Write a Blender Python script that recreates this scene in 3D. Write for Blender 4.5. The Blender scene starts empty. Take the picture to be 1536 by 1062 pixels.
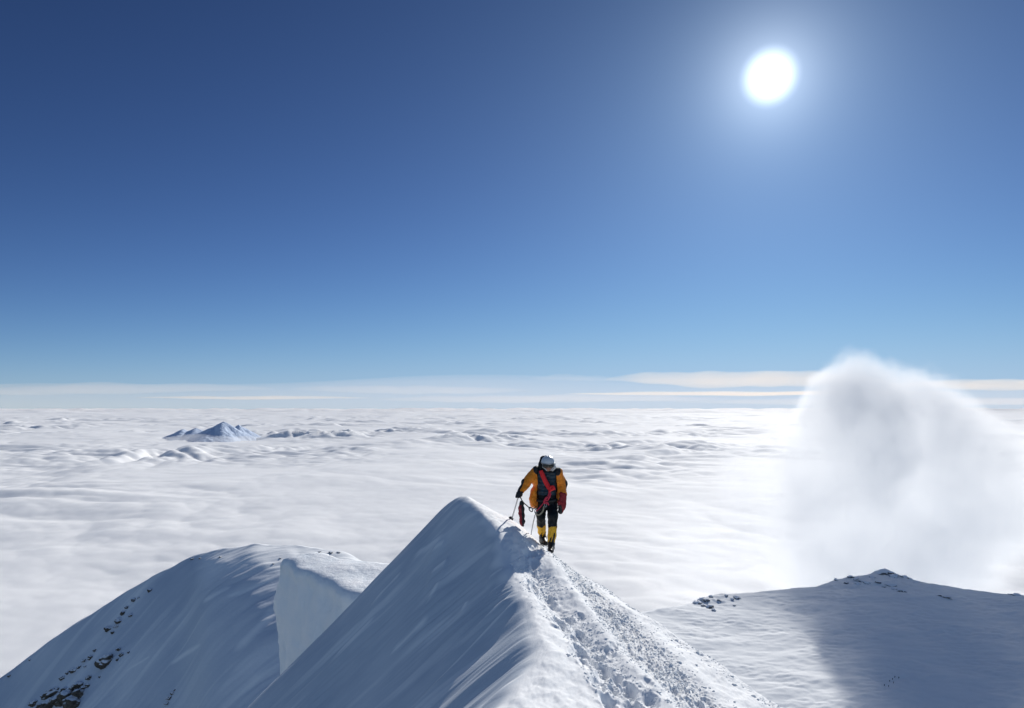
import bpy, math, random
import numpy as np
from mathutils import Vector

random.seed(7)
RNG = np.random.default_rng(11)
scene = bpy.context.scene
COL = scene.collection
R = math.radians

# ------------------------------------------------------------------ noise
def _hash(ix, iy, iz, seed):
    h = (ix * 374761393 + iy * 668265263 + iz * 2147483647 + seed * 1274126177) & 0xFFFFFFFF
    h = ((h ^ (h >> 13)) * 1274126177) & 0xFFFFFFFF
    h = ((h ^ (h >> 16)) * 2246822519) & 0xFFFFFFFF
    return (h ^ (h >> 15)) & 0xFFFFFFFF

def perlin2(x, y, seed=0):
    x = np.asarray(x, float); y = np.asarray(y, float)
    xi = np.floor(x).astype(np.int64); yi = np.floor(y).astype(np.int64)
    xf = x - xi; yf = y - yi
    u = xf*xf*xf*(xf*(xf*6-15)+10); v = yf*yf*yf*(yf*(yf*6-15)+10)
    def g(ix, iy, dx, dy):
        a = _hash(ix, iy, ix*0, seed) * (2*math.pi/4294967296.0)
        return np.cos(a)*dx + np.sin(a)*dy
    n00 = g(xi, yi, xf, yf); n10 = g(xi+1, yi, xf-1, yf)
    n01 = g(xi, yi+1, xf, yf-1); n11 = g(xi+1, yi+1, xf-1, yf-1)
    a = n00 + u*(n10-n00); b = n01 + u*(n11-n01)
    return (a + v*(b-a)) * 1.5

def fbm2(x, y, octv=4, seed=0, gain=.5, lac=2.03):
    s = 0; a = 1
    for o in range(octv):
        s = s + a*perlin2(x, y, seed+o*17); x = x*lac+3.1; y = y*lac+1.7; a *= gain
    return s

def billow2(x, y, octv=4, seed=0, gain=.5, lac=2.03):
    s = 0; a = 1
    for o in range(octv):
        s = s + a*(np.abs(perlin2(x, y, seed+o*17))*2-.5); x = x*lac+3.1; y = y*lac+1.7; a *= gain
    return s

def vnoise3(x, y, z, seed=0):
    xi = np.floor(x).astype(np.int64); yi = np.floor(y).astype(np.int64); zi = np.floor(z).astype(np.int64)
    f = [x-xi, y-yi, z-zi]; u, v, w = [t*t*(3-2*t) for t in f]
    def h(a, b, c): return _hash(xi+a, yi+b, zi+c, seed) * (2/4294967296.0) - 1
    def lx(b, c):
        p = h(0, b, c); return p + u*(h(1, b, c)-p)
    p0 = lx(0, 0); p0 = p0 + v*(lx(1, 0)-p0)
    p1 = lx(0, 1); p1 = p1 + v*(lx(1, 1)-p1)
    return p0 + w*(p1-p0)

def fbm3(x, y, z, octv=3, seed=0, gain=.5):
    s = 0; a = 1
    for o in range(octv):
        s = s + a*vnoise3(x, y, z, seed+o*31); x = x*2.03+1.3; y = y*2.03+.7; z = z*2.03+2.1; a *= gain
    return s

def sstep(a, b, x):
    t = np.clip((x-a)/(b-a), 0, 1); return t*t*(3-2*t)

# ------------------------------------------------------------------ mesh helpers
def make_mesh(name, verts, faces, mat=None, parent=None, smooth=True):
    verts = np.asarray(verts, np.float32)
    me = bpy.data.meshes.new(name)
    if isinstance(faces, np.ndarray):
        n, k = faces.shape
        me.vertices.add(len(verts)); me.vertices.foreach_set('co', verts.ravel())
        me.loops.add(n*k); me.loops.foreach_set('vertex_index', faces.astype(np.int32).ravel())
        me.polygons.add(n); me.polygons.foreach_set('loop_start', np.arange(0, n*k, k, dtype=np.int32))
        me.update(calc_edges=True); me.validate()
    else:
        me.from_pydata([tuple(map(float, v)) for v in verts], [], faces)
        me.update()
    if smooth:
        me.polygons.foreach_set('use_smooth', np.ones(len(me.polygons), bool))
    o = bpy.data.objects.new(name, me); COL.objects.link(o)
    if mat: me.materials.append(mat)
    if parent: o.parent = parent
    return o

def grid_faces(nr, nc):
    i = np.arange(nr*nc).reshape(nr, nc)
    return np.stack([i[:-1, :-1], i[:-1, 1:], i[1:, 1:], i[1:, :-1]], -1).reshape(-1, 4)

def tag(o, label=None, cat=None, group=None, kind=None):
    if label: o['label'] = label
    if cat: o['category'] = cat
    if group: o['group'] = group
    if kind: o['kind'] = kind
    return o

# surface nets: polygonise a signed distance function
def polygonise(fn, lo, hi, h):
    lo = np.array(lo, float); hi = np.array(hi, float)
    n = np.ceil((hi-lo)/h).astype(int)+1
    ax = [lo[k]+h*np.arange(n[k]) for k in range(3)]
    X, Y, Z = np.meshgrid(*ax, indexing='ij')
    F = fn(X, Y, Z)
    ins = F < 0
    nx, ny, nz = n
    c = np.zeros((nx-1, ny-1, nz-1), int)
    for a in (0, 1):
        for b in (0, 1):
            for d in (0, 1):
                c += ins[a:nx-1+a, b:ny-1+b, d:nz-1+d]
    cell = (c > 0) & (c < 8)
    idx = -np.ones(cell.shape, np.int64); idx[cell] = np.arange(cell.sum())
    P = np.zeros(cell.shape+(3,)); W = np.zeros(cell.shape)
    corners = [(a, b, d) for a in (0, 1) for b in (0, 1) for d in (0, 1)]
    def sub(A, q): return A[q[0]:nx-1+q[0], q[1]:ny-1+q[1], q[2]:nz-1+q[2]]
    for p in corners:
        for k in range(3):
            if p[k] == 0:
                q = list(p); q[k] = 1
                f0 = sub(F, p); f1 = sub(F, q)
                cr = (f0 < 0) != (f1 < 0)
                t = np.where(cr, f0/np.where(cr, f0-f1, 1), 0)
                for j in range(3):
                    v = p[j]+t if j == k else p[j]
                    P[..., j] += np.where(cr, v, 0)
                W += cr
    gi = np.argwhere(cell)
    V = lo + h*(gi + P[cell]/W[cell][:, None])
    faces = []
    for k in range(3):
        a, b = [(1, 2), (2, 0), (0, 1)][k]
        s0 = [slice(None)]*3; s1 = [slice(None)]*3
        s0[k] = slice(0, -1); s1[k] = slice(1, None)
        i0 = ins[tuple(s0)]; i1 = ins[tuple(s1)]
        e = np.argwhere(i0 != i1)
        m = (e[:, a] > 0) & (e[:, b] > 0) & (e[:, a] < n[a]-1) & (e[:, b] < n[b]-1)
        e = e[m]
        def at(da, db):
            q = e.copy(); q[:, a] -= da; q[:, b] -= db
            return idx[q[:, 0], q[:, 1], q[:, 2]]
        f = np.stack([at(1, 1), at(0, 1), at(0, 0), at(1, 0)], -1)
        flip = ~i0[e[:, 0], e[:, 1], e[:, 2]]
        f[flip] = f[flip][:, ::-1]
        faces.append(f)
    return V, np.concatenate(faces)

# ------------------------------------------------------------------ materials
def new_mat(name):
    m = bpy.data.materials.new(name); m.use_nodes = True
    nt = m.node_tree; b = nt.nodes['Principled BSDF']
    return m, nt, b

def N(nt, t, **kw):
    n = nt.nodes.new(t)
    for k, v in kw.items():
        if k in n.inputs: n.inputs[k].default_value = v
        else: setattr(n, k, v)
    return n

def plain(name, col, rough=.6, bump=0, bscale=40, vary=.25, metal=0, spec=.4, sheen=0):
    m, nt, b = new_mat(name)
    tc = N(nt, 'ShaderNodeTexCoord'); no = N(nt, 'ShaderNodeTexNoise', Scale=bscale, Detail=5.0)
    nt.links.new(tc.outputs['Object'], no.inputs['Vector'])
    rp = N(nt, 'ShaderNodeValToRGB')
    e = rp.color_ramp.elements
    e[0].position = .3; e[1].position = .7
    e[0].color = [c*(1-vary) for c in col]+[1]; e[1].color = [min(1, c*(1+vary*.6)) for c in col]+[1]
    nt.links.new(no.outputs['Fac'], rp.inputs['Fac']); nt.links.new(rp.outputs['Color'], b.inputs['Base Color'])
    b.inputs['Roughness'].default_value = rough; b.inputs['Metallic'].default_value = metal
    b.inputs['Specular IOR Level'].default_value = spec
    if sheen: b.inputs['Sheen Weight'].default_value = sheen
    if bump:
        bp = N(nt, 'ShaderNodeBump', Strength=.6, Distance=bump)
        nt.links.new(no.outputs['Fac'], bp.inputs['Height']); nt.links.new(bp.outputs['Normal'], b.inputs['Normal'])
    return m

def snow_mat(name, scale, dist, col=(.86, .88, .90), rough=.8):
    m, nt, b = new_mat(name)
    tc = N(nt, 'ShaderNodeTexCoord')
    no = N(nt, 'ShaderNodeTexNoise', Scale=scale, Detail=6.0, Roughness=.65)
    nt.links.new(tc.outputs['Object'], no.inputs['Vector'])
    bp = N(nt, 'ShaderNodeBump', Strength=.5, Distance=dist)
    nt.links.new(no.outputs['Fac'], bp.inputs['Height']); nt.links.new(bp.outputs['Normal'], b.inputs['Normal'])
    b.inputs['Base Color'].default_value = (*col, 1); b.inputs['Roughness'].default_value = rough
    b.inputs['Specular IOR Level'].default_value = .06
    return m

def lit_tone_mat(m, shade_tone, lit_tone):  # paints sunlit and shaded snow tones into the base colour
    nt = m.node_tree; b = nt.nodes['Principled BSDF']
    at = N(nt, 'ShaderNodeAttribute', attribute_name='lit_tone'); mx = N(nt, 'ShaderNodeMix', data_type='RGBA')
    nt.links.new(at.outputs['Fac'], mx.inputs['Factor']); mx.inputs['A'].default_value = (*shade_tone, 1); mx.inputs['B'].default_value = (*lit_tone, 1)
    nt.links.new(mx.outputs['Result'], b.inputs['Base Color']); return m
def set_lit_tone(o, v):
    a = o.data.attributes.new('lit_tone', 'FLOAT', 'POINT'); a.data.foreach_set('value', np.clip(v, 0, 1).astype(np.float32).ravel())  # per-vertex amount of painted sunlit tone
M_CLOD = snow_mat('crumb_snow', 60, .006)
M_SNOW = lit_tone_mat(snow_mat('wind_snow', 60, .006), (.52, .585, .67), (.92, .93, .94))
M_SNOW_FAR = snow_mat('plateau_snow', .35, .35)
M_SNOW_MID = lit_tone_mat(snow_mat('shoulder_snow', .8, .15), (.46, .53, .64), (.88, .90, .92))

# ------------------------------------------------------------------ camera, sun, sky
F = 1024.0; CX, HY = 768.0, 612.0        # focal length and horizon row of a 1536x1062 picture
cam = bpy.data.cameras.new('camera'); co = bpy.data.objects.new('camera', cam); COL.objects.link(co)
co.rotation_euler = (R(90), 0, 0)
cam.sensor_width = 36; cam.lens = 36*F/1536
cam.shift_y = (HY-531)/1536
cam.clip_start = .05; cam.clip_end = 400000
scene.camera = co

SUN_AZ = math.atan2(387, 1024); SUN_EL = math.atan2(497, math.hypot(387, 1024))
sdir = Vector((math.sin(SUN_AZ)*math.cos(SUN_EL), math.cos(SUN_AZ)*math.cos(SUN_EL), math.sin(SUN_EL)))
sl = bpy.data.lights.new('sun', 'SUN'); sl.energy = 4.6; sl.angle = R(.5); sl.color = (1, .965, .90)
so = bpy.data.objects.new('sun', sl); COL.objects.link(so)
so.rotation_euler = (-sdir).to_track_quat('-Z', 'Y').to_euler()

world = bpy.data.worlds.new('World'); scene.world = world; world.use_nodes = True
wt = world.node_tree; bg = wt.nodes['Background']; bg.inputs['Strength'].default_value = .075
sky = N(wt, 'ShaderNodeTexSky'); sky.sky_type = 'NISHITA'; sky.sun_disc = False
sky.sun_elevation = SUN_EL; sky.sun_rotation = SUN_AZ; sky.altitude = 5500
sky.air_density = 1.0; sky.dust_density = .6; sky.ozone_density = 1.0
# contrast of the high-altitude sky, then a soft ceiling near the horizon
def vm(op, a, b=None, sc=None):
    n = N(wt, 'ShaderNodeVectorMath', operation=op)
    for i, v in enumerate((a, b)):
        if v is None: continue
        if isinstance(v, tuple): n.inputs[i].default_value = v
        else: wt.links.new(v, n.inputs[i])
    if sc is not None:
        if isinstance(sc, (int, float)): n.inputs['Scale'].default_value = sc
        else: wt.links.new(sc, n.inputs['Scale'])
    return n.outputs['Value'] if op == 'DOT_PRODUCT' else n.outputs['Vector']
def math_n(op, a, b=None):
    n = N(wt, 'ShaderNodeMath', operation=op)
    for i, v in enumerate((a, b)):
        if v is None: continue
        if isinstance(v, (int, float)): n.inputs[i].default_value = v
        else: wt.links.new(v, n.inputs[i])
    return n.outputs[0]
base = vm('SCALE', sky.outputs['Color'], sc=.075)
gm = N(wt, 'ShaderNodeGamma', Gamma=1.5); wt.links.new(base, gm.inputs['Color'])
lit = vm('MULTIPLY', gm.outputs['Color'], (1.34, 1.47, 1.64))
tc = N(wt, 'ShaderNodeTexCoord')
away = N(wt, 'ShaderNodeMapRange', interpolation_type='SMOOTHSTEP')
wt.links.new(vm('DOT_PRODUCT', tc.outputs['Generated'], (0.0, 1.0, 0.0)), away.inputs['Value'])
away.inputs['From Min'].default_value = .62; away.inputs['From Max'].default_value = .05
mixs = N(wt, 'ShaderNodeMix', data_type='RGBA'); wt.links.new(away.outputs[0], mixs.inputs['Factor'])
wt.links.new(lit, mixs.inputs['A']); wt.links.new(vm('SCALE', base, sc=1.85), mixs.inputs['B'])  # sky outside the view brightened to add fill on the shaded snow
sep = N(wt, 'ShaderNodeSeparateXYZ'); wt.links.new(mixs.outputs['Result'], sep.inputs[0])
cmb = N(wt, 'ShaderNodeCombineXYZ')
for i, top in enumerate((.40, .55, .74)):
    q = math_n('POWER', math_n('DIVIDE', sep.outputs[i], top), 2.5)
    wt.links.new(math_n('DIVIDE', sep.outputs[i], math_n('POWER', math_n('ADD', q, 1.0), .4)), cmb.inputs[i])
# aureole: bright air round the sun, a function of the angle from the sun only
ang = math_n('ARCCOSINE', vm('DOT_PRODUCT', tc.outputs['Generated'], tuple(sdir)))
def expo(deg, amp): return math_n('MULTIPLY', math_n('POWER', math.e, math_n('MULTIPLY', ang, -1/R(deg))), amp)
core = N(wt, 'ShaderNodeMapRange', interpolation_type='SMOOTHSTEP')
core.inputs['From Min'].default_value = R(2.3); core.inputs['From Max'].default_value = R(.3)
core.inputs['To Min'].default_value = 0; core.inputs['To Max'].default_value = 1.2
wt.links.new(ang, core.inputs['Value'])
halo = math_n('ADD', expo(2.4, .75), core.outputs[0])
zz = N(wt, 'ShaderNodeSeparateXYZ'); wt.links.new(tc.outputs['Generated'], zz.inputs[0])
low = N(wt, 'ShaderNodeMapRange'); wt.links.new(zz.outputs['Z'], low.inputs['Value'])     # more air to scatter the sun lower in the sky
for k_, v_ in (('From Min', 0.0), ('From Max', .60), ('To Min', 1.7), ('To Max', .38)): low.inputs[k_].default_value = v_
wide = math_n('MULTIPLY', expo(11.5, .30), low.outputs[0])
tot = vm('ADD', vm('ADD', cmb.outputs[0], vm('SCALE', (.90, 1.0, 1.10), sc=halo)), vm('SCALE', (.68, 1.02, 1.26), sc=wide))
wt.links.new(vm('SCALE', tot, sc=10.0), bg.inputs['Color'])
bg.inputs['Strength'].default_value = .1

scene.view_settings.view_transform = 'Standard'; scene.view_settings.look = 'None'
scene.view_settings.gamma = 1; scene.view_settings.exposure = 0.0
scene.render.engine = 'CYCLES'
scene.cycles.use_denoising = True
scene.cycles.max_bounces = 18; scene.cycles.diffuse_bounces = 6; scene.cycles.volume_bounces = 16; scene.cycles.transparent_max_bounces = 16
scene.cycles.use_adaptive_sampling = True; scene.cycles.adaptive_threshold = .01

# ------------------------------------------------------------------ foreground ridge
ST = np.array([  # y, crest x z, path x z, edge x z, left slope
    [-4, -.1, -2.2, 1.0, -2.5, 2.8, -3.2, 1.05],
    [0, -.1, -1.95, 1.0, -2.15, 2.8, -2.75, .85],
    [3, -.2, -2.18, 1.15, -2.5, 2.9, -3.0, .85],
    [5.4, -.15, -2.37, 1.15, -2.63, 2.95, -3.05, .85],
    [5.8, .01, -2.41, 1.13, -2.64, 2.95, -3.06, .85],
    [6.4, .2, -2.41, 1.12, -2.64, 2.93, -3.07, .86],
    [7, .26, -2.41, 1.1, -2.64, 2.85, -3.08, .87],
    [8.5, .18, -2.43, 1.0, -2.64, 2.4, -3.05, .90],
    [10, -.13, -2.27, .85, -2.56, 1.95, -2.98, .95],
    [11, -.25, -1.89, .72, -2.50, 1.75, -3.05, 1.0],
    [12, -.6, -1.67, .62, -2.50, 1.6, -3.1, 1.02],
    [13, -1.0, -1.6, .8, -2.80, 1.5, -3.4, 1.03],
    [14, -1.3, -1.95, .8, -3.1, 1.5, -3.7, 1.03],
    [16, -1.8, -3.4, .6, -4.5, 1.5, -5.2, 1.1],
    [22, -2.4, -9, .6, -10, 1.5, -10.8, 1.1],
    [40, -4, -26, .6, -27, 1.5, -28, 1.1],
    [75, -6, -62, .6, -63, 1.5, -64, 1.1]])
def gauss1(A, sig, axis):
    if sig <= .3: return A
    r = int(sig*3)+1; k = np.exp(-.5*(np.arange(-r, r+1)/sig)**2); k /= k.sum()
    pad = [(0, 0)]*A.ndim; pad[axis] = (r, r)
    B = np.pad(A, pad, mode='edge'); out = np.zeros_like(A)
    for i, w in enumerate(k):
        s = [slice(None)]*A.ndim; s[axis] = slice(i, i+A.shape[axis]); out += w*B[tuple(s)]
    return out
_gy = np.arange(-4, 75, .1); _gx = np.arange(-45, 35, .025)
_tab = np.stack([gauss1(np.interp(_gy, ST[:, 0], ST[:, k]), 2.5, 0) for k in range(1, 8)], 1)
def _base():
    Z = np.zeros((len(_gy), len(_gx)))
    for i in range(len(_gy)):
        xc, zc, xp, zp, xe, ze, sL = _tab[i]
        cv = np.interp(_gy[i], [10, 11, 12, 13, 14, 16], [0, .05, .13, .16, .1, 0])
        xs = [-60, xc-.0, (xc+xp)/2, xp, xe, 60]; zs = [zc-sL*(xc+60), zc, (zc+zp)/2+cv, zp, ze, ze-1.15*(60-xe)]
        Z[i] = np.interp(_gx, xs, zs)
    return Z
_Z = _base()
_Z = .5*gauss1(_Z, 2.2, 1)+.5*gauss1(_Z, 5.0, 1)
def bil(Z, x, y):
    fx = np.clip((x-_gx[0])/.025, 0, len(_gx)-1.001); fy = np.clip((y-_gy[0])/.1, 0, len(_gy)-1.001)
    ix = fx.astype(int); iy = fy.astype(int); u = fx-ix; v = fy-iy
    return (Z[iy, ix]*(1-u)+Z[iy, ix+1]*u)*(1-v)+(Z[iy+1, ix]*(1-u)+Z[iy+1, ix+1]*u)*v
def tabv(k, y): return np.interp(y, _gy, _tab[:, k])
B1Y, B1X = [4, 5, 6, 8, 9.4, 10.6, 11.4, 12, 13], [1.2, 1.15, 1.08, .75, .4, .25, .42, .6, .7]
B2Y, B2X = [4, 5, 6.4, 7.1, 9, 11.8, 13], [2.0, 1.9, 1.76, 1.6, 1.34, .95, .9]
FEET = []
def footprints():
    P = []
    for k in range(44):
        y = 4.2+k*.18+random.uniform(-.08, .08)
        P.append((np.interp(y, B1Y, B1X)+random.gauss(0, .12), y, random.uniform(.045, .075), random.uniform(.02, .05)))
    for k in range(60):
        y = 4.2+k*.135+random.uniform(-.08, .08)
        P.append((np.interp(y, B2Y, B2X)+random.gauss(0, .18), y, random.uniform(.035, .06), random.uniform(.012, .025)))
    return P
FP = footprints()
def ridge_z(x, y, detail=True):
    x = np.asarray(x, float); y = np.asarray(y, float)
    xc = tabv(0, y)
    # crest wanders a little
    near = sstep(11.5, 9.5, y)
    xw = x + near*(.05*perlin2(y*1.1, y*0+.3, 5)+.03*perlin2(y*3.1, y*0+.7, 6))
    z = bil(_Z, xw, y)
    if not detail: return z
    d = x-xc
    left = sstep(.05, -.25, d); right = 1-sstep(.1, -.05, d)
    # wind flutes running down the left face
    yy = y+.12*d
    m1 = sstep(-.05, .5, perlin2(x*.55+9, yy*.7, 3)); m2 = sstep(-.1, .4, perlin2(x*.8+2, yy*1.1, 8))
    s1 = np.abs(perlin2(x*.33, yy*1.9, 21)); s2 = np.abs(perlin2(x*.45+4, yy*4.6, 22)); s3 = perlin2(x*.8, yy*11, 23)
    edge_fl = sstep(-2.4, -.1, d)
    fl = .042*s1*(.5+.6*edge_fl)+.050*s2*(m1+.5*m2*edge_fl)+.009*s3*(m1+m2)
    z = z + left*(fl + .06*fbm2(x*.5, y*.5, 2, 40))
    for (x0, y0, x1, y1, w, h) in SEGP:
        dx, dy = x1-x0, y1-y0; L = math.hypot(dx, dy)
        t = ((x-x0)*dx+(y-y0)*dy)/(L*L); q = (-(x-x0)*dy+(y-y0)*dx)/L
        if dx < 0: q = -q
        m = (t > -.4) & (t < 1.4) & (np.abs(q) < w*9)
        if not m.any(): continue
        qq = q[m]+.35*w*perlin2(x[m]*3, y[m]*6, 44); tp = sstep(-.35, .15, t[m])*sstep(1.35, .9, t[m])
        z[m] += left[m]*h*tp*np.where(qq > 0, np.exp(-(qq/w)**2), np.exp(-(qq/(w*3.5))**2))
    # gentle drift shapes right of the crest
    z = z + right*(.05*fbm2(x*.9, y*.45, 3, 50)+.012*fbm2(x*4, y*2.2, 3, 52))
    z = z + right*.010*fbm2((x-.35*y)*9, (y+.35*x)*3.2, 3, 54)
    b1 = np.exp(-((x-np.interp(y, B1Y, B1X))/.2)**2)*sstep(13.2, 12.2, y)
    b2 = np.exp(-((x-np.interp(y, B2Y, B2X))/.3)**4)*sstep(14, 12, y)
    ed = np.exp(-((x-tabv(4, y)+.12)/.16)**2)*sstep(12.5, 10, y)
    br = np.exp(-((x-(np.interp(y, B1Y, B1X)+np.interp(y, B2Y, B2X))*.5)/.16)**2)*sstep(12.5, 11, y)
    patch1 = .35+.9*sstep(-.2, .4, perlin2(x*1.3, y*1.1, 61))
    rough = .013*billow2(x*7, y*7, 2, 60); fine = .010*billow2(x*15, y*15, 2, 64)+.008*perlin2(x*34, y*34, 66)
    z = z - .075*b1 - .055*b2 + .05*br + (b1*patch1*.9+b2*.25*patch1+ed*.7)*rough + (b1*patch1*.9+b2*1.9+ed*.7)*fine
    for (fx, fy, r, dep) in FP:
        m = (np.abs(x-fx) < r*2.5) & (np.abs(y-fy) < r*4)
        if m.any():
            q = ((x[m]-fx)/r)**2+((y[m]-fy)/(r*2.3))**2
            q = q*(1+.5*perlin2(x[m]*14, y[m]*9, 68)); z[m] += -dep*np.exp(-q**2)+dep*.2*np.exp(-(np.sqrt(np.abs(q))-1.4)**2*6)
    # trodden step below the climber
    return z

def base_hit(u, v):
    ys = np.linspace(4, 14, 1500); x = (u-CX)/F*ys; zr = (HY-v)/F*ys
    k = int(np.argmax(zr <= ridge_z(x, ys, False))); return float(x[k]), float(ys[k])
SEG = [((599, 813), (647, 775), .075, .055), ((624, 834), (663, 812), .085, .055), ((649, 833), (666, 820), .06, .045), ((647, 868), (669, 849), .06, .04), ((644, 907), (657, 884), .05, .03),
       ((640, 1046), (784, 898), .030, .028), ((716, 947), (781, 886), .035, .03), ((728, 1062), (816, 1003), .045, .03), ((733, 870), (755, 853), .04, .03), ((737, 892), (760, 872), .035, .025),
       ((560, 905), (600, 862), .07, .035), ((690, 925), (700, 905), .04, .02), ((585, 985), (640, 935), .05, .02), ((505, 985), (560, 930), .07, .025), ((665, 770), (690, 750), .05, .02)]
SEGP = [(*base_hit(*a), *base_hit(*b), w*1.35, h) for a, b, w, h in SEG]
for u_, v_, r_, dp_ in ((837, 930, .09, .08), (846, 938, .07, .06), (869, 970, .08, .07), (880, 976, .06, .05), (905, 997, .09, .08), (898, 1022, .08, .06), (943, 1031, .08, .08), (914, 1052, .09, .08), (950, 1055, .07, .06), (860, 950, .05, .05), (890, 985, .06, .05), (925, 1012, .06, .05)):
    hx_, hy_ = base_hit(u_, v_); FP.append((hx_, hy_, r_*.8, dp_))
na, ny_ = 1250, 720
ta = np.linspace(0, 1, na)
acol = np.interp(ta, [0, .18, .30, .86, .92, 1], [-1.6, -.55, -.12, .36, .6, 1.6])
yrow = np.exp(np.linspace(math.log(1.2), math.log(62), ny_))-3.0
# more rows where the picture looks
yrow = np.interp(np.linspace(0, 1, ny_), [0, .08, .86, .93, 1], [-1.8, 3.6, 13.6, 20, 60])
lw = np.linspace(0, 1, 400)
seg = np.interp(lw, [0, 1], [math.log(3.6), math.log(13.6)])
yrow = np.concatenate([np.linspace(-1.8, 3.55, 50), np.exp(np.linspace(math.log(3.6), math.log(13.6), 590)),
                       np.linspace(13.65, 20, 50), np.linspace(20.5, 60, 30)])
YY, AA = np.meshgrid(yrow, acol, indexing='ij')
XX = AA*(YY+2.0)
ZZ = ridge_z(XX, YY)
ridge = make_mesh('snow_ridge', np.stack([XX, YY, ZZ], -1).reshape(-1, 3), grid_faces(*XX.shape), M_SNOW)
def ridge_lit_tone(x, y):
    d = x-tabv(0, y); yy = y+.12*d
    base = sstep(-.22, .02, d+.12*perlin2(yy*3.3, d*.6, 150))  # snow left of the crest painted darker, on the shaded side
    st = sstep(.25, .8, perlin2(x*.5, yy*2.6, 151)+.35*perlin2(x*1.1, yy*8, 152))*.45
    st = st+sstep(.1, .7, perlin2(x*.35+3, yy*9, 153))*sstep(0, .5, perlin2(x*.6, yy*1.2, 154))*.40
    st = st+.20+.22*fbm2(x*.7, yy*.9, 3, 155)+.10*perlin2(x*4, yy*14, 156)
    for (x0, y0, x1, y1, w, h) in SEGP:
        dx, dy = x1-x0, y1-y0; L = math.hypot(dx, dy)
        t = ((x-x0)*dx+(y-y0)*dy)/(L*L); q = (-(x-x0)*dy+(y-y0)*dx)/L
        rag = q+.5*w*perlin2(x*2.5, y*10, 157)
        st = np.maximum(st, .95*sstep(-.2, .25, t+.25*perlin2(x*3, y*22, 158))*sstep(1.15, .85, t)*np.exp(-(rag/(w*.9))**2))  # sunlit patches painted as a lighter tone along each segment
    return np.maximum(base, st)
set_lit_tone(ridge, ridge_lit_tone(XX, YY))
tag(ridge, 'narrow foreground snow ridge with a trodden path and a smooth shaded left face', kind='structure')

# ------------------------------------------------------------------ far plateau
_pp = np.arange(-1500, 3500, 2.0)
def smooth_tab(xs, ys, sig):
    t = gauss1(np.interp(_pp, xs, ys), sig/2, 0)
    return lambda p: np.interp(p, _pp, t)
def px(pts): return np.array(pts, float)
PL = px([(700, 960), (860, 935), (975, 917), (1040, 905), (1050, 899), (1080, 892), (1100, 890), (1180, 886), (1200, 880), (1225, 881), (1260, 868),
         (1300, 863), (1322, 856), (1340, 858), (1360, 868), (1400, 876), (1450, 884), (1536, 893), (1700, 915), (2000, 960)])
PL_T = smooth_tab(PL[:, 0], PL[:, 1], 9)
def plateau_z(x, y, detail=True):
    a = x/y; p = CX+F*a
    el = (PL_T(p)-HY)/F
    zs = -235+7*np.exp(-((p-1330)/90)**2)
    ys = -zs/el
    t = y-ys
    z = np.where(t < 0, zs+(zs+247)/ (ys-560)*t*1.0, zs-.3*t-.0006*t*t)
    z = np.where(y < 560, z-(560-y)**2*.0009, z)
    if detail:
        k = sstep(1150, 850, y)
        z = z+k*(1.6*fbm2(x/70, y/45, 3, 70)+.42*fbm2(x/11, y/5, 3, 73)*(.5+sstep(-.3, .3, perlin2(x/60, y/50, 75)))+.5*np.abs(fbm2(x/34, y/12, 2, 77)))
        rk = np.exp(-(((p-1310)/75)**2+((t+25)/45)**2))+.7*np.exp(-(((p-1080)/35)**2+((t+15)/30)**2))
        z = z+rk*2.2*np.maximum(0, fbm2(x/9, y/9, 4, 78)+.1)
    return z
yr = np.exp(np.linspace(math.log(330), math.log(1500), 520)); acl = np.linspace(-.1, 1.35, 900)
YY, AA = np.meshgrid(yr, acl, indexing='ij'); XX = AA*YY
plateau = make_mesh('snow_plateau', np.stack([XX, YY, plateau_z(XX, YY)], -1).reshape(-1, 3), grid_faces(*XX.shape), M_SNOW_FAR)
tag(plateau, 'broad distant snow plateau with a low summit, half in cloud shadow', kind='structure')

# ------------------------------------------------------------------ left shoulder
SH = px([(-600, 1500), (-250, 1200), (0, 1024), (60, 977), (120, 932), (180, 897), (240, 862), (283, 840), (300, 833), (340, 823), (385, 815), (440, 818),
         (515, 827), (560, 850), (640, 930), (800, 1100)])
SH_T = smooth_tab(SH[:, 0], SH[:, 1], 8)
SHW_T = smooth_tab([200, 285, 300, 420, 520, 600], [8, 16, 40, 60, 62, 30], 14)
SHS_T = smooth_tab([200, 270, 300, 600], [.40, .36, .12, .10], 14)
def shoulder_z(x, y, detail=True):
    a = x/y; p = CX+F*a
    el = (SH_T(p)-HY)/F
    ys = 300.0
    zs = -el*ys
    t = ys-y
    w = SHW_T(p)
    s0 = SHS_T(p); s1 = .52
    tt = np.maximum(t, 0)
    # slope grows from s0 to s1 over w metres
    fall = s0*tt+(s1-s0)*np.where(tt < w, tt*tt/(2*w), tt-w/2)
    z = np.where(t > 0, zs-fall, zs-.25*(-t)-.004*t*t)
    if detail:
        u = x*.8+y*.6; v = -x*.6+y*.8
        mk = sstep(-.1, .5, perlin2(x/30, y/30, 89))
        z = z+.9*fbm2(x/26, y/26, 3, 80)+.75*np.abs(fbm2(v/9, u/40, 3, 82))+.42*np.abs(perlin2(v/2.8, u/17, 85))*mk
        rk = np.exp(-(((p-165)/45)**2+((y-232)/22)**2))
        z = z+rk*1.0*np.maximum(0, fbm2(x/4, y/4, 3, 88))
    return z
yr = np.concatenate([np.linspace(60, 170, 60), np.linspace(171, 330, 420), np.linspace(331, 620, 60)]); acl = np.linspace(-1.5, .1, 800)
YY, AA = np.meshgrid(yr, acl, indexing='ij'); XX = AA*YY
ZS = shoulder_z(XX, YY)
shoulder = make_mesh('snow_shoulder', np.stack([XX, YY, ZS], -1).reshape(-1, 3), grid_faces(*XX.shape), M_SNOW_MID)
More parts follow.
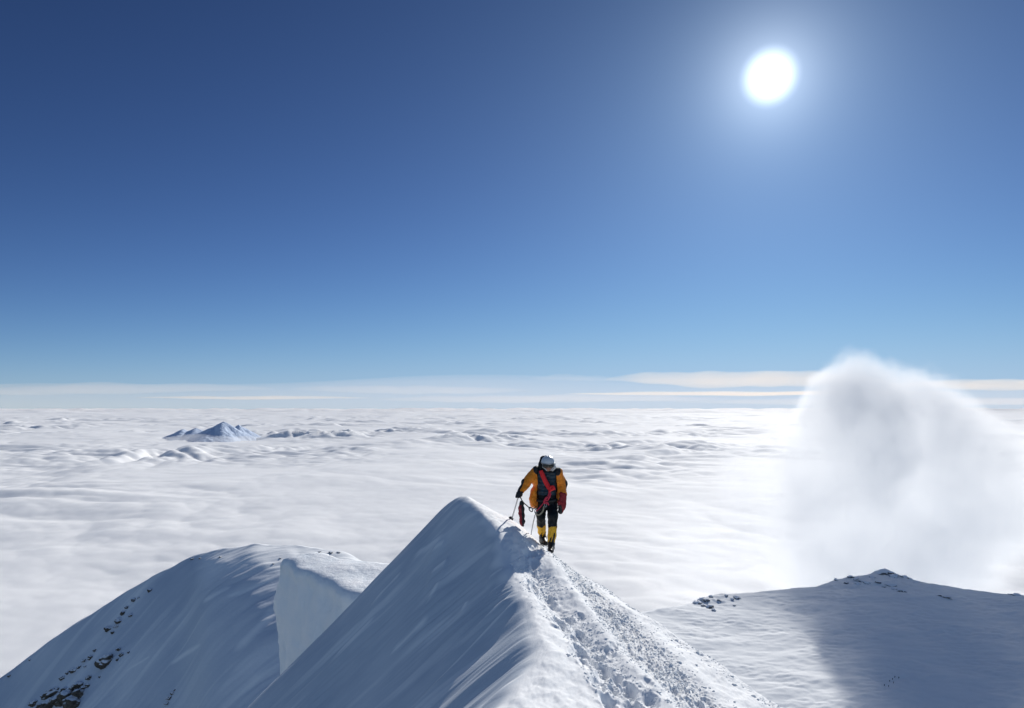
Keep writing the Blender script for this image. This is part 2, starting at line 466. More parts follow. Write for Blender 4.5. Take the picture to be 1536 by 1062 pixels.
_u = XX*.8+YY*.6; _v = -XX*.6+YY*.8
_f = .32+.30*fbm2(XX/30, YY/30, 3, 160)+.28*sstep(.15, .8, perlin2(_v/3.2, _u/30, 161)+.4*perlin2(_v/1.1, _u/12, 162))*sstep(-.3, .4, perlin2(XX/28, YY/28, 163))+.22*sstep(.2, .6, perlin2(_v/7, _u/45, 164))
for (a_, b_, c_, d_, w_) in ((345, 985, 412, 916, 9), (300, 905, 345, 880, 4), (250, 1000, 300, 965, 4), (330, 900, 410, 868, 5), (180, 1010, 225, 985, 3)):  # sunlit streaks painted lighter on the shaded flank
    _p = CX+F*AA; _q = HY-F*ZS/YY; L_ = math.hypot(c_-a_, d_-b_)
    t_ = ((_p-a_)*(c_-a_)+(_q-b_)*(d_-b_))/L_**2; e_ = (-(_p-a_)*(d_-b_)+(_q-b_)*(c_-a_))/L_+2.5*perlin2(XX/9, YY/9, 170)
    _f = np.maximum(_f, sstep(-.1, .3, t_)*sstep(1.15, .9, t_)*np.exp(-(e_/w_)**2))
_f = np.maximum(_f, sstep(45, 15, 300-YY)*sstep(-.48, -.44, AA))  # sunlit top of the shoulder painted lighter
set_lit_tone(shoulder, _f)
tag(shoulder, 'shaded snow shoulder of the mountain with rocks showing through low on its flank', kind='structure')

# ------------------------------------------------------------------ sea of cloud
SEA = -400.0
def sea_z(x, y):
    r = np.hypot(x, y)
    f1 = sstep(60000, 20000, r); f2 = sstep(20000, 7000, r); f3 = sstep(6000, 2500, r)
    n = 42*fbm2(x/2600, y/2600, 3, 90)
    bump = billow2(x/760+.4*perlin2(x/900, y/900, 97), y/760, 3, 92)
    pat = sstep(-.25, .5, perlin2(x/2400, y/2400, 95))
    near = sstep(1200, 5000, r)
    n = n+f1*(6+28*near)*bump*(.2+1.1*pat)+f2*(2.2*billow2(x/170, y/170, 2, 93)*(.3+pat)+11*sstep(2600, 6500, r)*billow2(x/270+.3*perlin2(x/400, y/400, 103), y/270, 2, 104)*sstep(-.05, .55, perlin2(x/1500+7, y/2200, 105)))+f3*.7*fbm2(x/60, y/60, 2, 94)
    n = n+sstep(9000, 40000, r)*(130+260*sstep(40000, 110000, r))*np.maximum(0, fbm2(x/9000, y/9000, 4, 99))
    for (cx_, cy_, w_, h_) in ((455, 9400, 420, 150), (500, 9000, 380, 120), (540, 9300, 300, 90), (700, 8200, 380, 90), (770, 8600, 300, 80), (600, 11000, 700, 60)):
        X0 = (cx_-CX)/F*cy_; g = np.exp(-(((x-X0)/w_)**2+((y-cy_)/(w_*.8))**2)**1.4)
        n = n+1.1*g*h_*(.4+.75*(.5-np.abs(fbm2(x/300, y/300, 3, 101))))
    return SEA+n
yr = np.exp(np.linspace(math.log(380), math.log(170000), 1300)); acl = np.linspace(-1.7, 1.7, 1100)
YY, AA = np.meshgrid(yr, acl, indexing='ij'); XX = AA*YY
m, nt, b = new_mat('cloud_top')
b.inputs['Base Color'].default_value = (.93, .93, .94, 1); b.inputs['Roughness'].default_value = .8; b.inputs['Specular IOR Level'].default_value = .09
b.inputs['Subsurface Weight'].default_value = 1.0; b.inputs['Subsurface Radius'].default_value = (1, 1, 1); b.inputs['Subsurface Scale'].default_value = 45; b.inputs['Subsurface Anisotropy'].default_value = .3
M_SEA = m
sea = make_mesh('cloud_sea', np.stack([XX, YY, sea_z(XX, YY)], -1).reshape(-1, 3), grid_faces(*XX.shape), M_SEA)
tag(sea, 'white sea of low cloud filling the valleys out to the horizon', kind='structure')

m, nt, b = M_SEA, M_SEA.node_tree, M_SEA.node_tree.nodes['Principled BSDF']

# ------------------------------------------------------------------ the peak far out in the cloud
def ray(px_, py_, y): return (px_-CX)/F*y, y, (HY-py_)/F*y
PK = [(333, 632.0, 9000, 420, 1.35), (359, 636.5, 9350, 260, 1.5), (294, 642, 9150, 330, 1.0), (274, 643.5, 9150, 300, 1.0), (318, 641, 8900, 300, 1.0)]
gx = np.linspace(-5600, -2700, 300); gy = np.linspace(8200, 10400, 220)
YY, XX = np.meshgrid(gy, gx, indexing='ij')
Z = np.full(XX.shape, -900.0)
for (a_, b_, y_, w_, sl_) in PK:
    x0, y0, z0 = ray(a_, b_, y_)
    wx = XX+24*fbm2(XX/260, YY/260, 3, 120); wy = YY+24*fbm2(XX/260, YY/260, 3, 125)
    th = np.arctan2(wy-y0, wx-x0); rr = np.hypot(wx-x0, (wy-y0)*.9)
    cone = z0-rr*sl_*.52*(1+.22*np.cos(3*th+.7))
    Z = np.maximum(Z, cone)
Z = Z+3*fbm2(XX/150, YY/150, 3, 130)
def rock_snow(name, rock, lo, hi, scale, snow=(.82, .85, .9)):
    m, nt, b = new_mat(name)
    ge = N(nt, 'ShaderNodeNewGeometry'); sp = N(nt, 'ShaderNodeSeparateXYZ'); nt.links.new(ge.outputs['Normal'], sp.inputs[0])
    tc = N(nt, 'ShaderNodeTexCoord'); no = N(nt, 'ShaderNodeTexNoise', Scale=scale, Detail=6.0)
    nt.links.new(tc.outputs['Object'], no.inputs['Vector'])
    a = N(nt, 'ShaderNodeMath', operation='MULTIPLY_ADD'); nt.links.new(no.outputs['Fac'], a.inputs[0]); a.inputs[1].default_value = .7; nt.links.new(sp.outputs['Z'], a.inputs[2])
    mr = N(nt, 'ShaderNodeMapRange'); mr.inputs['From Min'].default_value = lo+.35; mr.inputs['From Max'].default_value = hi+.35
    nt.links.new(a.outputs[0], mr.inputs['Value'])
    mix = N(nt, 'ShaderNodeMix', data_type='RGBA'); nt.links.new(mr.outputs[0], mix.inputs['Factor'])
    rp = N(nt, 'ShaderNodeValToRGB'); e = rp.color_ramp.elements
    e[0].color = [c*.55 for c in rock]+[1]; e[1].color = [c*1.5 for c in rock]+[1]; e[0].position = .35; e[1].position = .7
    n2 = N(nt, 'ShaderNodeTexNoise', Scale=scale*3, Detail=4.0); nt.links.new(tc.outputs['Object'], n2.inputs['Vector'])
    nt.links.new(n2.outputs['Fac'], rp.inputs['Fac']); nt.links.new(rp.outputs['Color'], mix.inputs['A'])
    mix.inputs['B'].default_value = (*snow, 1); nt.links.new(mix.outputs['Result'], b.inputs['Base Color'])
    bp = N(nt, 'ShaderNodeBump', Strength=.6, Distance=.25/scale); nt.links.new(n2.outputs['Fac'], bp.inputs['Height']); nt.links.new(bp.outputs['Normal'], b.inputs['Normal'])
    b.inputs['Roughness'].default_value = .8; b.inputs['Specular IOR Level'].default_value = .2
    return m
pk = make_mesh('mountain', np.stack([XX, YY, Z], -1).reshape(-1, 3), grid_faces(*XX.shape), rock_snow('haze_blue_rock_and_snow', (.16, .22, .34), .46, .70, .006, (.52, .62, .78)))  # blue of the distant air tinted into the rock and snow colours
tag(pk, 'small snowy mountain peak standing out of the cloud sea far away', kind='structure')

# ------------------------------------------------------------------ ice cliff below the ridge
P0 = np.array([-14.1, 42.6]); P1 = np.array([-8.0, 35.0]); ed = (P1-P0)/np.hypot(*(P1-P0)); nrm = np.array([ed[1], -ed[0]])
if nrm @ np.array([-1, -1]) < 0: nrm = -nrm
def smax(a, b, k):
    h = np.clip(.5+.5*(a-b)/k, 0, 1); return b+(a-b)*h+k*h*(1-h)
def cliff_sdf(x, y, z):
    u = (x-P0[0])*ed[0]+(y-P0[1])*ed[1]; v = (x-P0[0])*nrm[0]+(y-P0[1])*nrm[1]
    zt = -9.28+.12*vnoise3(x*.4, y*.4, z*0)+.02*(-v)
    bulge = .55*np.sin(np.clip((-9.3-z)/7.5, 0, 1)*math.pi)+.10*np.maximum(0, -12-z)
    n = .50*fbm3(x*.30, y*.30, z*.20, 3, 5)+.10*fbm3(x*1.4, y*1.4, z*.8, 3, 9)
    n = n+.07*vnoise3(x*.08, y*.08, z*2.6, 17)
    d = smax(v-bulge-n*.8-.22*np.exp(-((z-zt+.35)/.4)**2), z-zt, .35)
    d = smax(d, -(u+1.25*np.sin(np.clip((-9.3-z)/8, 0, 1.0)*math.pi*.62))-n*.7-.3*fbm3(x*.2, y*.2, z*.5, 2, 19), .5)
    d = np.maximum(d, -(v+1.6+.38*u)-n*.6); d = np.maximum(d, u-11.5)
    return d*.8
V, Fc = polygonise(cliff_sdf, (-18, 24, -34), (4, 54, -8.4), .2)
m, nt, b = new_mat('cliff_ice')
tc = N(nt, 'ShaderNodeTexCoord'); no = N(nt, 'ShaderNodeTexNoise', Scale=.9, Detail=8.0, Roughness=.6); mp = N(nt, 'ShaderNodeMapping'); mp.inputs['Scale'].default_value = (1, 1, .55)
nt.links.new(tc.outputs['Object'], mp.inputs['Vector']); nt.links.new(mp.outputs[0], no.inputs['Vector'])
rp = N(nt, 'ShaderNodeValToRGB'); rp.color_ramp.elements[0].color = (.86, .90, .93, 1); rp.color_ramp.elements[1].color = (.96, .965, .97, 1)
rp.color_ramp.elements[0].position = .35; rp.color_ramp.elements[1].position = .65
nt.links.new(no.outputs['Fac'], rp.inputs['Fac']); nt.links.new(rp.outputs['Color'], b.inputs['Base Color'])
bp = N(nt, 'ShaderNodeBump', Strength=.7, Distance=.28); nt.links.new(no.outputs['Fac'], bp.inputs['Height']); nt.links.new(bp.outputs['Normal'], b.inputs['Normal'])
b.inputs['Roughness'].default_value = .5
cliff = make_mesh('ice_cliff', V, Fc, m); tag(cliff, 'pale block of ice cliff with a flat sunlit top below the ridge', kind='structure')

# ------------------------------------------------------------------ rocks
M_ROCK = rock_snow('snow_dusted_rock', (.105, .090, .075), .60, .82, 1.1)
def rock_mesh(seed):
    def f(x, y, z):
        r = np.sqrt((x/1.0)**2+(y/.75)**2+(z/.8)**2)
        q = fbm3(x*1.3+seed*7, y*1.3, z*1.3, 4, seed)
        fac = np.maximum(np.abs(x*.8+z*.6+.2*math.sin(seed)), np.abs(x*.5-z*.9+.1*seed))
        return np.maximum(r-1+.42*q, fac-.78+.2*q)*.6
    V, Fc = polygonise(f, (-1.7, -1.7, -1.7), (1.7, 1.7, 1.7), .11)
    o = make_mesh('rock', V, Fc, M_ROCK, smooth=False); COL.objects.unlink(o); return o
ROCKS = [rock_mesh(k) for k in range(5)]
M_ROCK_P = rock_snow('snowy_rock', (.15, .15, .155), .42, .66, .5)
ROCKS_P = []
for o_ in ROCKS:
    q = o_.copy(); q.data = o_.data.copy(); q.data.materials[0] = M_ROCK_P; ROCKS_P.append(q)
def hit(zfn, px_, py_, y0, y1, n=3000):
    ys = np.linspace(y0, y1, n); x = (px_-CX)/F*ys; zr = (HY-py_)/F*ys
    g = zfn(x, ys); k = np.argmax(zr <= g)
    if not (zr <= g).any(): k = n-1
    return float(x[k]), float(ys[k]), float(g[k])
def put_rock(zfn, px_, py_, wpx, y0, y1, label, group, hf=.8, pick=None):
    x, y, z = hit(zfn, px_, py_, y0, y1)
    o = (random.choice(ROCKS if zfn is shoulder_z else ROCKS_P) if pick is None else ROCKS_P[pick]).copy(); COL.objects.link(o); r = wpx*((1.18 if wpx >= 16 else .95) if zfn is shoulder_z else 1.0)/2/F*y
    o.location = (x, y, z+(r*.15 if zfn is shoulder_z else -r*.02)); o.scale = (r*random.uniform(.9, 1.15), r*random.uniform(.8, 1.2), r*hf*random.uniform(.8, 1.1))
    o.rotation_euler = (random.uniform(-.3, .3), random.uniform(-.3, .3), random.uniform(0, 6.28))
    tag(o, label, 'rock', group); return o
LA = 'dark snow-dusted rock poking out of the shaded left slope above the low outcrop'
for p in [(184, 921, 12), (178, 932, 14), (163, 944, 15), (196, 924, 9), (190, 912, 8), (174, 940, 8), (169, 949, 7)]:
    put_rock(shoulder_z, *p, 130, 330, 'dark rock in the small cluster just under the left skyline of the shaded slope', 'rocks under the left skyline')
for p in [(225, 886, 9), (201, 900, 9), (208, 897, 5), (14, 1015, 8), (45, 990, 4)]:
    put_rock(shoulder_z, *p, 130, 330, 'small dark rock breaking the left skyline of the shaded snow shoulder', 'rocks on the left skyline')
put_rock(shoulder_z, 158, 996, 24, 130, 330, 'largest lone dark boulder with snow cap on the shaded slope above the low outcrop', None, .9)
for p in [(178, 975, 9), (182, 983, 8), (176, 990, 6), (193, 979, 5), (136, 987, 10), (126, 992, 8), (133, 1018, 12), (111, 1006, 13), (94, 1018, 10), (119, 1001, 7), (149, 1016, 5), (128, 1000, 6), (142, 976, 6), (101, 1010, 8)]:
    put_rock(shoulder_z, *p, 130, 330, 'dark rock scattered between the lone boulder and the low outcrop of the shaded slope', 'rocks scattered above the outcrop')
for p in [(117, 1030, 18), (78, 1041, 18), (102, 1047, 30), (90, 1052, 26), (120, 1042, 20), (66, 1048, 14), (51, 1056, 14), (110, 1056, 26), (75, 1058, 22), (126, 1032, 12), (97, 1036, 14), (60, 1060, 12), (132, 1029, 10), (86, 1034, 9)]:
    put_rock(shoulder_z, *p, 130, 330, 'dark brown rock of the low outcrop at the bottom left of the shaded slope', 'rocks of the low outcrop')
for p in [(254, 1048, 11), (259, 1041, 8), (250, 1056, 8), (262, 1036, 5)]:
    put_rock(shoulder_z, *p, 130, 330, 'dark rock of the thin upright cluster right of the low outcrop on the shaded slope', 'rocks of the thin cluster')
for p in [(300, 838, 5), (396, 816, 5), (460, 819, 4), (478, 829, 7), (496, 829, 9), (508, 829, 7), (330, 836, 5), (420, 838, 5), (410, 846, 4), (288, 839, 6)]:
    put_rock(shoulder_z, *p, 130, 330, 'small dark rock showing through the snow on the sunlit top of the left shoulder', 'rocks on top of the left shoulder', .5)
for p in [(1046, 904, 12), (1052, 899, 14), (1060, 901, 12), (1066, 895, 9), (1064, 911, 14), (1056, 908, 9), (1093, 890, 12), (1089, 893, 8), (1104, 897, 14), (1078, 901, 8), (1098, 899, 8), (1071, 915, 10), (1101, 908, 6)]:
    put_rock(plateau_z, *p, 560, 990, 'dark snow-dusted rock of the group at the left end of the right plateau', 'rocks at the left end of the plateau', .6)
put_rock(plateau_z, 1326, 860, 34, 560, 990, 'largest snowy rock tor on the summit of the right plateau', None, .42, 1)
for p in [(1254, 870, 10), (1266, 866, 9), (1276, 866, 12), (1284, 868, 9), (1306, 866, 12), (1340, 865, 16), (1357, 866, 14), (1366, 869, 10), (1270, 875, 14), (1285, 876, 10), (1300, 874, 12), (1318, 874, 14), (1336, 878, 14), (1349, 886, 16), (1356, 888, 12), (1341, 884, 10), (1325, 880, 9), (1291, 872, 8), (1375, 874, 9)]:
    put_rock(plateau_z, *p, 560, 990, 'snow-dusted rock scattered round the summit tor of the right plateau', 'rocks round the plateau summit', .5)
for p in [(1419, 896, 16), (1410, 894, 10), (1526, 893, 14), (1516, 892, 10)]:
    put_rock(plateau_z, *p, 560, 990, 'snow-covered rock on the right shoulder of the plateau below its summit', 'rocks right of the summit', .45)

# ------------------------------------------------------------------ clods of snow broken along the path
def clods(n):
    t = (1+5**.5)/2
    iv = np.array([(-1, t, 0), (1, t, 0), (-1, -t, 0), (1, -t, 0), (0, -1, t), (0, 1, t), (0, -1, -t), (0, 1, -t), (t, 0, -1), (t, 0, 1), (-t, 0, -1), (-t, 0, 1)])/1.9
    jf = np.array([(0, 11, 5), (0, 5, 1), (0, 1, 7), (0, 7, 10), (0, 10, 11), (1, 5, 9), (5, 11, 4), (11, 10, 2), (10, 7, 6), (7, 1, 8), (3, 9, 4), (3, 4, 2), (3, 2, 6), (3, 6, 8), (3, 8, 9), (4, 9, 5), (2, 4, 11), (6, 2, 10), (8, 6, 7), (9, 8, 1)])
    u = RNG.random(n)
    y = 3.9+(13-3.9)*RNG.random(n)**1.15
    x = np.zeros(n); kind = RNG.choice(3, n, p=[.24, .60, .16])
    x = np.where(kind == 0, np.interp(y, B1Y, B1X)+RNG.normal(0, .15, n), x)
    x = np.where(kind == 1, np.interp(y, B2Y, B2X)+RNG.normal(0, .19, n), x)
    x = np.where(kind == 2, tabv(4, y)-.12+RNG.normal(0, .1, n), x)
    r = np.exp(RNG.normal(math.log(.0075), .45, n)); r = np.clip(r, .004, .024)
    pk_ = perlin2(x*1.7, y*1.3, 140)+.35*RNG.random(n); keep = (pk_ > .02)
    x, y, r = x[keep], y[keep], r[keep]; n = len(x)
    z = ridge_z(x, y)
    V = iv[None]*(1+.35*RNG.normal(0, 1, (n, 12, 3)))*r[:, None, None]*np.array([1.2, 1.05, .62])
    V = V+np.stack([x, y, z+r*.12], -1)[:, None]
    Fs = jf[None]+12*np.arange(n)[:, None, None]
    return V.reshape(-1, 3), Fs.reshape(-1, 3)
V, Fc = clods(13000)
cl = make_mesh('snow_clods', V, Fc, M_CLOD, smooth=False)
tag(cl, 'crumbs of broken snow strewn along the trodden path', kind='stuff')

# ------------------------------------------------------------------ clouds
def cloud_mat(name, ells, dens, noise_scale, warp, soft, col=(1, 1, 1), aniso=.35):
    m = bpy.data.materials.new(name); m.use_nodes = True; nt = m.node_tree; nt.nodes.clear()
    out = N(nt, 'ShaderNodeOutputMaterial'); pv = N(nt, 'ShaderNodeVolumePrincipled')
    pv.inputs['Color'].default_value = (*col, 1); pv.inputs['Anisotropy'].default_value = aniso
    nt.links.new(pv.outputs[0], out.inputs['Volume'])
    if ells is None:
        pv.inputs['Density'].default_value = dens; return m
    tc = N(nt, 'ShaderNodeTexCoord')
    no = N(nt, 'ShaderNodeTexNoise', Scale=noise_scale, Detail=8.0, Roughness=.67); nt.links.new(tc.outputs['Object'], no.inputs['Vector'])
    w = N(nt, 'ShaderNodeVectorMath', operation='SUBTRACT'); nt.links.new(no.outputs['Color'], w.inputs[0]); w.inputs[1].default_value = (.5, .5, .5)
    w2 = N(nt, 'ShaderNodeVectorMath', operation='SCALE'); nt.links.new(w.outputs[0], w2.inputs[0]); w2.inputs['Scale'].default_value = warp
    p = N(nt, 'ShaderNodeVectorMath', operation='ADD'); nt.links.new(tc.outputs['Object'], p.inputs[0]); nt.links.new(w2.outputs[0], p.inputs[1])
    acc = None
    for (c, r, g) in ells:
        a = N(nt, 'ShaderNodeVectorMath', operation='SUBTRACT'); nt.links.new(p.outputs[0], a.inputs[0]); a.inputs[1].default_value = c
        d = N(nt, 'ShaderNodeVectorMath', operation='MULTIPLY'); nt.links.new(a.outputs[0], d.inputs[0]); d.inputs[1].default_value = tuple(1/k for k in r)
        l = N(nt, 'ShaderNodeVectorMath', operation='LENGTH'); nt.links.new(d.outputs[0], l.inputs[0])
        mr = N(nt, 'ShaderNodeMapRange', interpolation_type='SMOOTHSTEP')
        mr.inputs['From Min'].default_value = 1.0; mr.inputs['From Max'].default_value = 1-soft*g[1]; mr.inputs['To Max'].default_value = g[0]
        nt.links.new(l.outputs['Value'], mr.inputs['Value'])
        if acc is None: acc = mr.outputs[0]
        else:
            mx = N(nt, 'ShaderNodeMath', operation='MAXIMUM'); nt.links.new(acc, mx.inputs[0]); nt.links.new(mr.outputs[0], mx.inputs[1]); acc = mx.outputs[0]
    n2 = N(nt, 'ShaderNodeTexNoise', Scale=noise_scale*1.1, Detail=4.0, Roughness=.6); nt.links.new(p.outputs[0], n2.inputs['Vector'])
    m2 = N(nt, 'ShaderNodeMapRange'); nt.links.new(n2.outputs['Fac'], m2.inputs['Value'])
    for k_, v_ in (('From Min', .36), ('From Max', .62), ('To Min', dens*.55), ('To Max', dens*1.1)): m2.inputs[k_].default_value = v_
    mu = N(nt, 'ShaderNodeMath', operation='MULTIPLY'); nt.links.new(acc, mu.inputs[0]); nt.links.new(m2.outputs[0], mu.inputs[1])
    nt.links.new(mu.outputs[0], pv.inputs['Density'])
    return m

PY = 1160.0; K = PY/F
def E(cx, cy, rx, ry, dy, ry_, g=1.0, sf=1.0):
    return (((cx-CX)*K, PY+dy, (HY-cy)*K), (rx*K, ry_, ry*K), (g, sf))
PLUME = [E(1290, 645, 100, 128, 0, 95), E(1246, 612, 58, 70, -20, 70), E(1258, 735, 140, 160, 10, 115, 1.0, 2.3), E(1390, 672, 114, 126, 20, 100), E(1450, 745, 120, 140, 10, 110),
         E(1330, 830, 220, 135, 10, 130, 1.0, 1.8), E(1690, 730, 190, 200, -10, 130), E(1165, 775, 140, 160, 10, 100, .6, 2.9), E(1080, 830, 165, 170, 20, 90, .30, 3.0)]
def ell_sdf(ells, grow, warp=0, sc=1):
    def f(x, y, z):
        D = None
        n = warp*fbm3(x*sc, y*sc, z*sc, 2, 3) if warp else 0
        for c, r, g in ells:
            rr = np.array(r)*grow+10
            q = np.sqrt(((x-c[0])/rr[0])**2+((y-c[1])/rr[1])**2+((z-c[2])/rr[2])**2)
            d = (q-1)*rr.min()+n
            D = d if D is None else np.minimum(D, d)
        return np.maximum(D, -(z+402))
    return f
M_PLUME = cloud_mat('plume_vapour', PLUME, .024, .0105, 110, .28, (.99, .992, .995), aniso=.22)
V, Fc = polygonise(ell_sdf(PLUME, 1.06), (150, 960, -420), (1350, 1400, 170), 16)
plume = make_mesh('cloud', V, Fc, M_PLUME)
tag(plume, 'tall billowing white cloud rising behind the right plateau, higher than the horizon', 'cloud')

M_STRATUS = cloud_mat('stratus_vapour', None, .000085, 0, 0, 0, (1, .84, .68), .3)
M_STRATUS2 = cloud_mat('thin_stratus_vapour', None, .000022, 0, 0, 0, (1, .86, .76), .3)
def streak(px0, px1, pyt, pyb, y, dy, seed, label, mat=M_STRATUS):
    x0 = (px0-CX)/F*y; x1 = (px1-CX)/F*y; zt = (HY-pyt)/F*y; zb = (HY-pyb)/F*y
    nu, nv = 72, 20
    V = []
    for i in range(nu+1):
        t = i/nu; s = -1+2*t; w = math.sqrt(max(0, 1-s*s))**1.3
        for j in range(nv):
            a = 2*math.pi*j/nv
            k = 1+.30*float(perlin2(np.array(t*9+seed), np.array(a*.5+seed*.3), seed))
            lift = .25*float(perlin2(np.array(t*3.3+seed*1.7), np.array(.4), seed+3))
            zz = math.sin(a); zz = zz if zz > 0 else zz*.7
            V.append(((x0+x1)/2+s*(x1-x0)/2, y+math.cos(a)*w*k*dy, (zt+zb)/2+(zt-zb)/2*(zz*w*k+lift)))
    Fs = [(i*nv+j, i*nv+(j+1) % nv, (i+1)*nv+(j+1) % nv, (i+1)*nv+j) for i in range(nu) for j in range(nv)]
    o = make_mesh('cloud', V, Fs, mat); tag(o, label, 'cloud', 'streaks of cloud along the horizon'); return o
streak(905, 1330, 557, 586, 60000, 3500, 3, 'broad cream streak of cloud above the horizon just left of the tall cloud')
streak(1330, 1760, 568, 588, 60000, 3500, 5, 'cream streak of cloud above the horizon right of the tall cloud')
streak(795, 930, 562, 573, 60000, 2500, 8, 'short faint streak of cloud left of the broad cream streak', M_STRATUS2)
streak(840, 1440, 587, 594, 70000, 6000, 11, 'long thin bright streak of cloud just above the horizon, passing behind the tall cloud')
streak(560, 1100, 592, 606, 80000, 6000, 14, 'grey lower streak of cloud between the long bright streak and the horizon', M_STRATUS2)
streak(-250, 420, 574, 594, 75000, 5000, 17, 'pale veil of cloud above the horizon at the far left', M_STRATUS2)
streak(200, 560, 594, 600, 70000, 3000, 20, 'thin bright streak of cloud above the small mountain peak')
streak(430, 800, 578, 592, 72000, 4000, 29, 'faint pinkish streak of cloud above the horizon left of the climber', M_STRATUS2)
streak(1000, 1800, 596, 610, 85000, 6000, 31, 'grey band of cloud low on the horizon behind the tall cloud', M_STRATUS2)
streak(215, 430, 652, 668, 8600, 250, 37, 'low bank of cloud lapping the foot of the distant peak', cloud_mat('bank_vapour', None, .0012, 0, 0, 0, (1, 1, 1), .2))
M_VEIL = cloud_mat('horizon_vapour', None, .0000050, 0, 0, 0, (1, .92, .88), .2)
streak(-900, 2500, 574, 645, 90000, 30000, 23, 'very wide pale band of thin cloud lying along the whole horizon', M_VEIL)

# ------------------------------------------------------------------ the climber
BX, BY, BZ = .666, 12.0, -2.50
def P(zx, zy, Y):
    """measured point -> metres from the climber's base; Y = metres farther (+) or nearer (-) than the base"""
    u = 740+zx*.16; v = 670+zy*.16; y = BY+Y
    return np.array([(u-CX)/F*y-BX, Y, (HY-v)/F*y-BZ])
def cap(x, y, z, a, b, ra, rb=None):
    rb = ra if rb is None else rb
    d = b-a; L = max(1e-9, d@d)
    t = np.clip(((x-a[0])*d[0]+(y-a[1])*d[1]+(z-a[2])*d[2])/L, 0, 1)
    return np.sqrt((x-a[0]-t*d[0])**2+(y-a[1]-t*d[1])**2+(z-a[2]-t*d[2])**2)-(ra+(rb-ra)*t)
def ell(x, y, z, c, r):
    return (np.sqrt(((x-c[0])/r[0])**2+((y-c[1])/r[1])**2+((z-c[2])/r[2])**2)-1)*min(r)
def smin(a, b, k=.03):
    h = np.clip(.5+.5*(b-a)/k, 0, 1); return b+(a-b)*h-k*h*(1-h)
def chain(x, y, z, pts, k=.02):
    D = None
    for (a, ra), (b, rb) in zip(pts[:-1], pts[1:]):
        d = cap(x, y, z, a, b, ra, rb); D = d if D is None else smin(D, d, k)
    return D
def part(name, fn, box, h, mat, parent, folds=0, fs=18, seed=1):
    lo, hi = box
    f = (lambda x, y, z: fn(x, y, z)+folds*fbm3(x*fs, y*fs, z*fs*.8, 3, seed)) if folds else fn
    V, Fc = polygonise(f, lo, hi, h)
    return make_mesh(name, V, Fc, mat, parent)
def bounds(pts, m):
    A = np.array(pts); return A.min(0)-m, A.max(0)+m

C_ORANGE = plain('orange_shell_cloth', (.97, .26, .007), .55, .004, 30, .25, sheen=.2)
C_BLACK = plain('black_shell_cloth', (.014, .015, .018), .6, .004, 30, .4)
C_NAVY = plain('navy_insulated_cloth', (.005, .008, .012), .55, .006, 22, .6, spec=.2)
C_YELLOW = plain('yellow_gaiter_cloth', (.74, .41, .02), .6, .004, 30, .25)
C_BOOT = plain('black_boot_rubber', (.012, .012, .013), .5, .003, 50, .3)
C_RED = plain('bright_red_webbing', (.75, .015, .022), .55, .003, 60, .2)
C_PINK = plain('pink_red_cord', (.62, .035, .075), .6, .002, 80, .3)
C_MITT = plain('dark_red_mitten_cloth', (.26, .010, .018), .6, .004, 35, .4)
C_HELM = plain('silver_helmet_shell', (.66, .68, .71), .38, .001, 40, .08, spec=.5)
C_SKIN = plain('sunburnt_skin', (.36, .17, .11), .5, .001, 60, .2)
C_LENS = plain('dark_goggle_lens', (.03, .02, .008), .12, 0, 10, .3, spec=.8)
C_STEEL = plain('grey_steel', (.35, .36, .38), .35, 0, 30, .2, metal=.9)
C_DKSTEEL = plain('dark_steel', (.05, .05, .055), .4, 0, 30, .3, metal=.8)
C_TAPE = plain('faded_beige_tape', (.34, .31, .22), .7, .002, 60, .25)
C_GREYROPE = plain('grey_rope', (.30, .31, .34), .7, .002, 90, .3)
C_PALE = plain('pale_grey_hair', (.60, .60, .58), .7, .003, 70, .25)

nb = P(503, 225, -.03)
SHL, SHR = P(400, 232, .0), P(606, 246, .0)
ELL, ELR = P(308, 342, -.06), P(650, 352, .03)
WRL, WRR = P(250, 428, -.16), P(652, 452, -.06)
HIPL, HIPR = P(452, 535, .05), P(552, 535, .02)
KNL, KNR = P(446, 650, .04), P(555, 648, -.12)
ANL, ANR = P(462, 838, .40), P(543, 905, -.08)
HEAD = P(514, 160, -.22)
def hand(x, y, z, wrist, tip, side, r=.0095, fl=1.0):
    d = tip-wrist; L = np.linalg.norm(d); d = d/L
    s = np.array(side, float); s = s-(s@d)*d; s /= np.linalg.norm(s); n = np.cross(d, s); s = s*(.35+.65*fl)
    D = cap(x, y, z, wrist, wrist+d*.08*min(1, .4+fl), .026, .03)
    for k, ln in enumerate((.075, .085, .08, .062)):
        b0 = wrist+d*.085*min(1, .4+fl)+s*(.030-.02*k)
        m_ = b0+d*ln*.5*fl+n*.006; e_ = m_+d*ln*.35*(2*fl-1)+n*.028
        D = smin(D, np.minimum(cap(x, y, z, b0, m_, r), cap(x, y, z, m_, e_, r*.95, r*.8)), .008)
    t0 = wrist+d*.03+s*.028
    return smin(D, np.minimum(cap(x, y, z, t0, t0+s*.03+d*.035, .012), cap(x, y, z, t0+s*.03+d*.035, t0+s*.028+d*(.035+.027*fl)+n*.012, .0105, .009)), .01)
HNL_TIP = P(243, 500, -.19); HNR_TIP = P(636, 560, -.06)
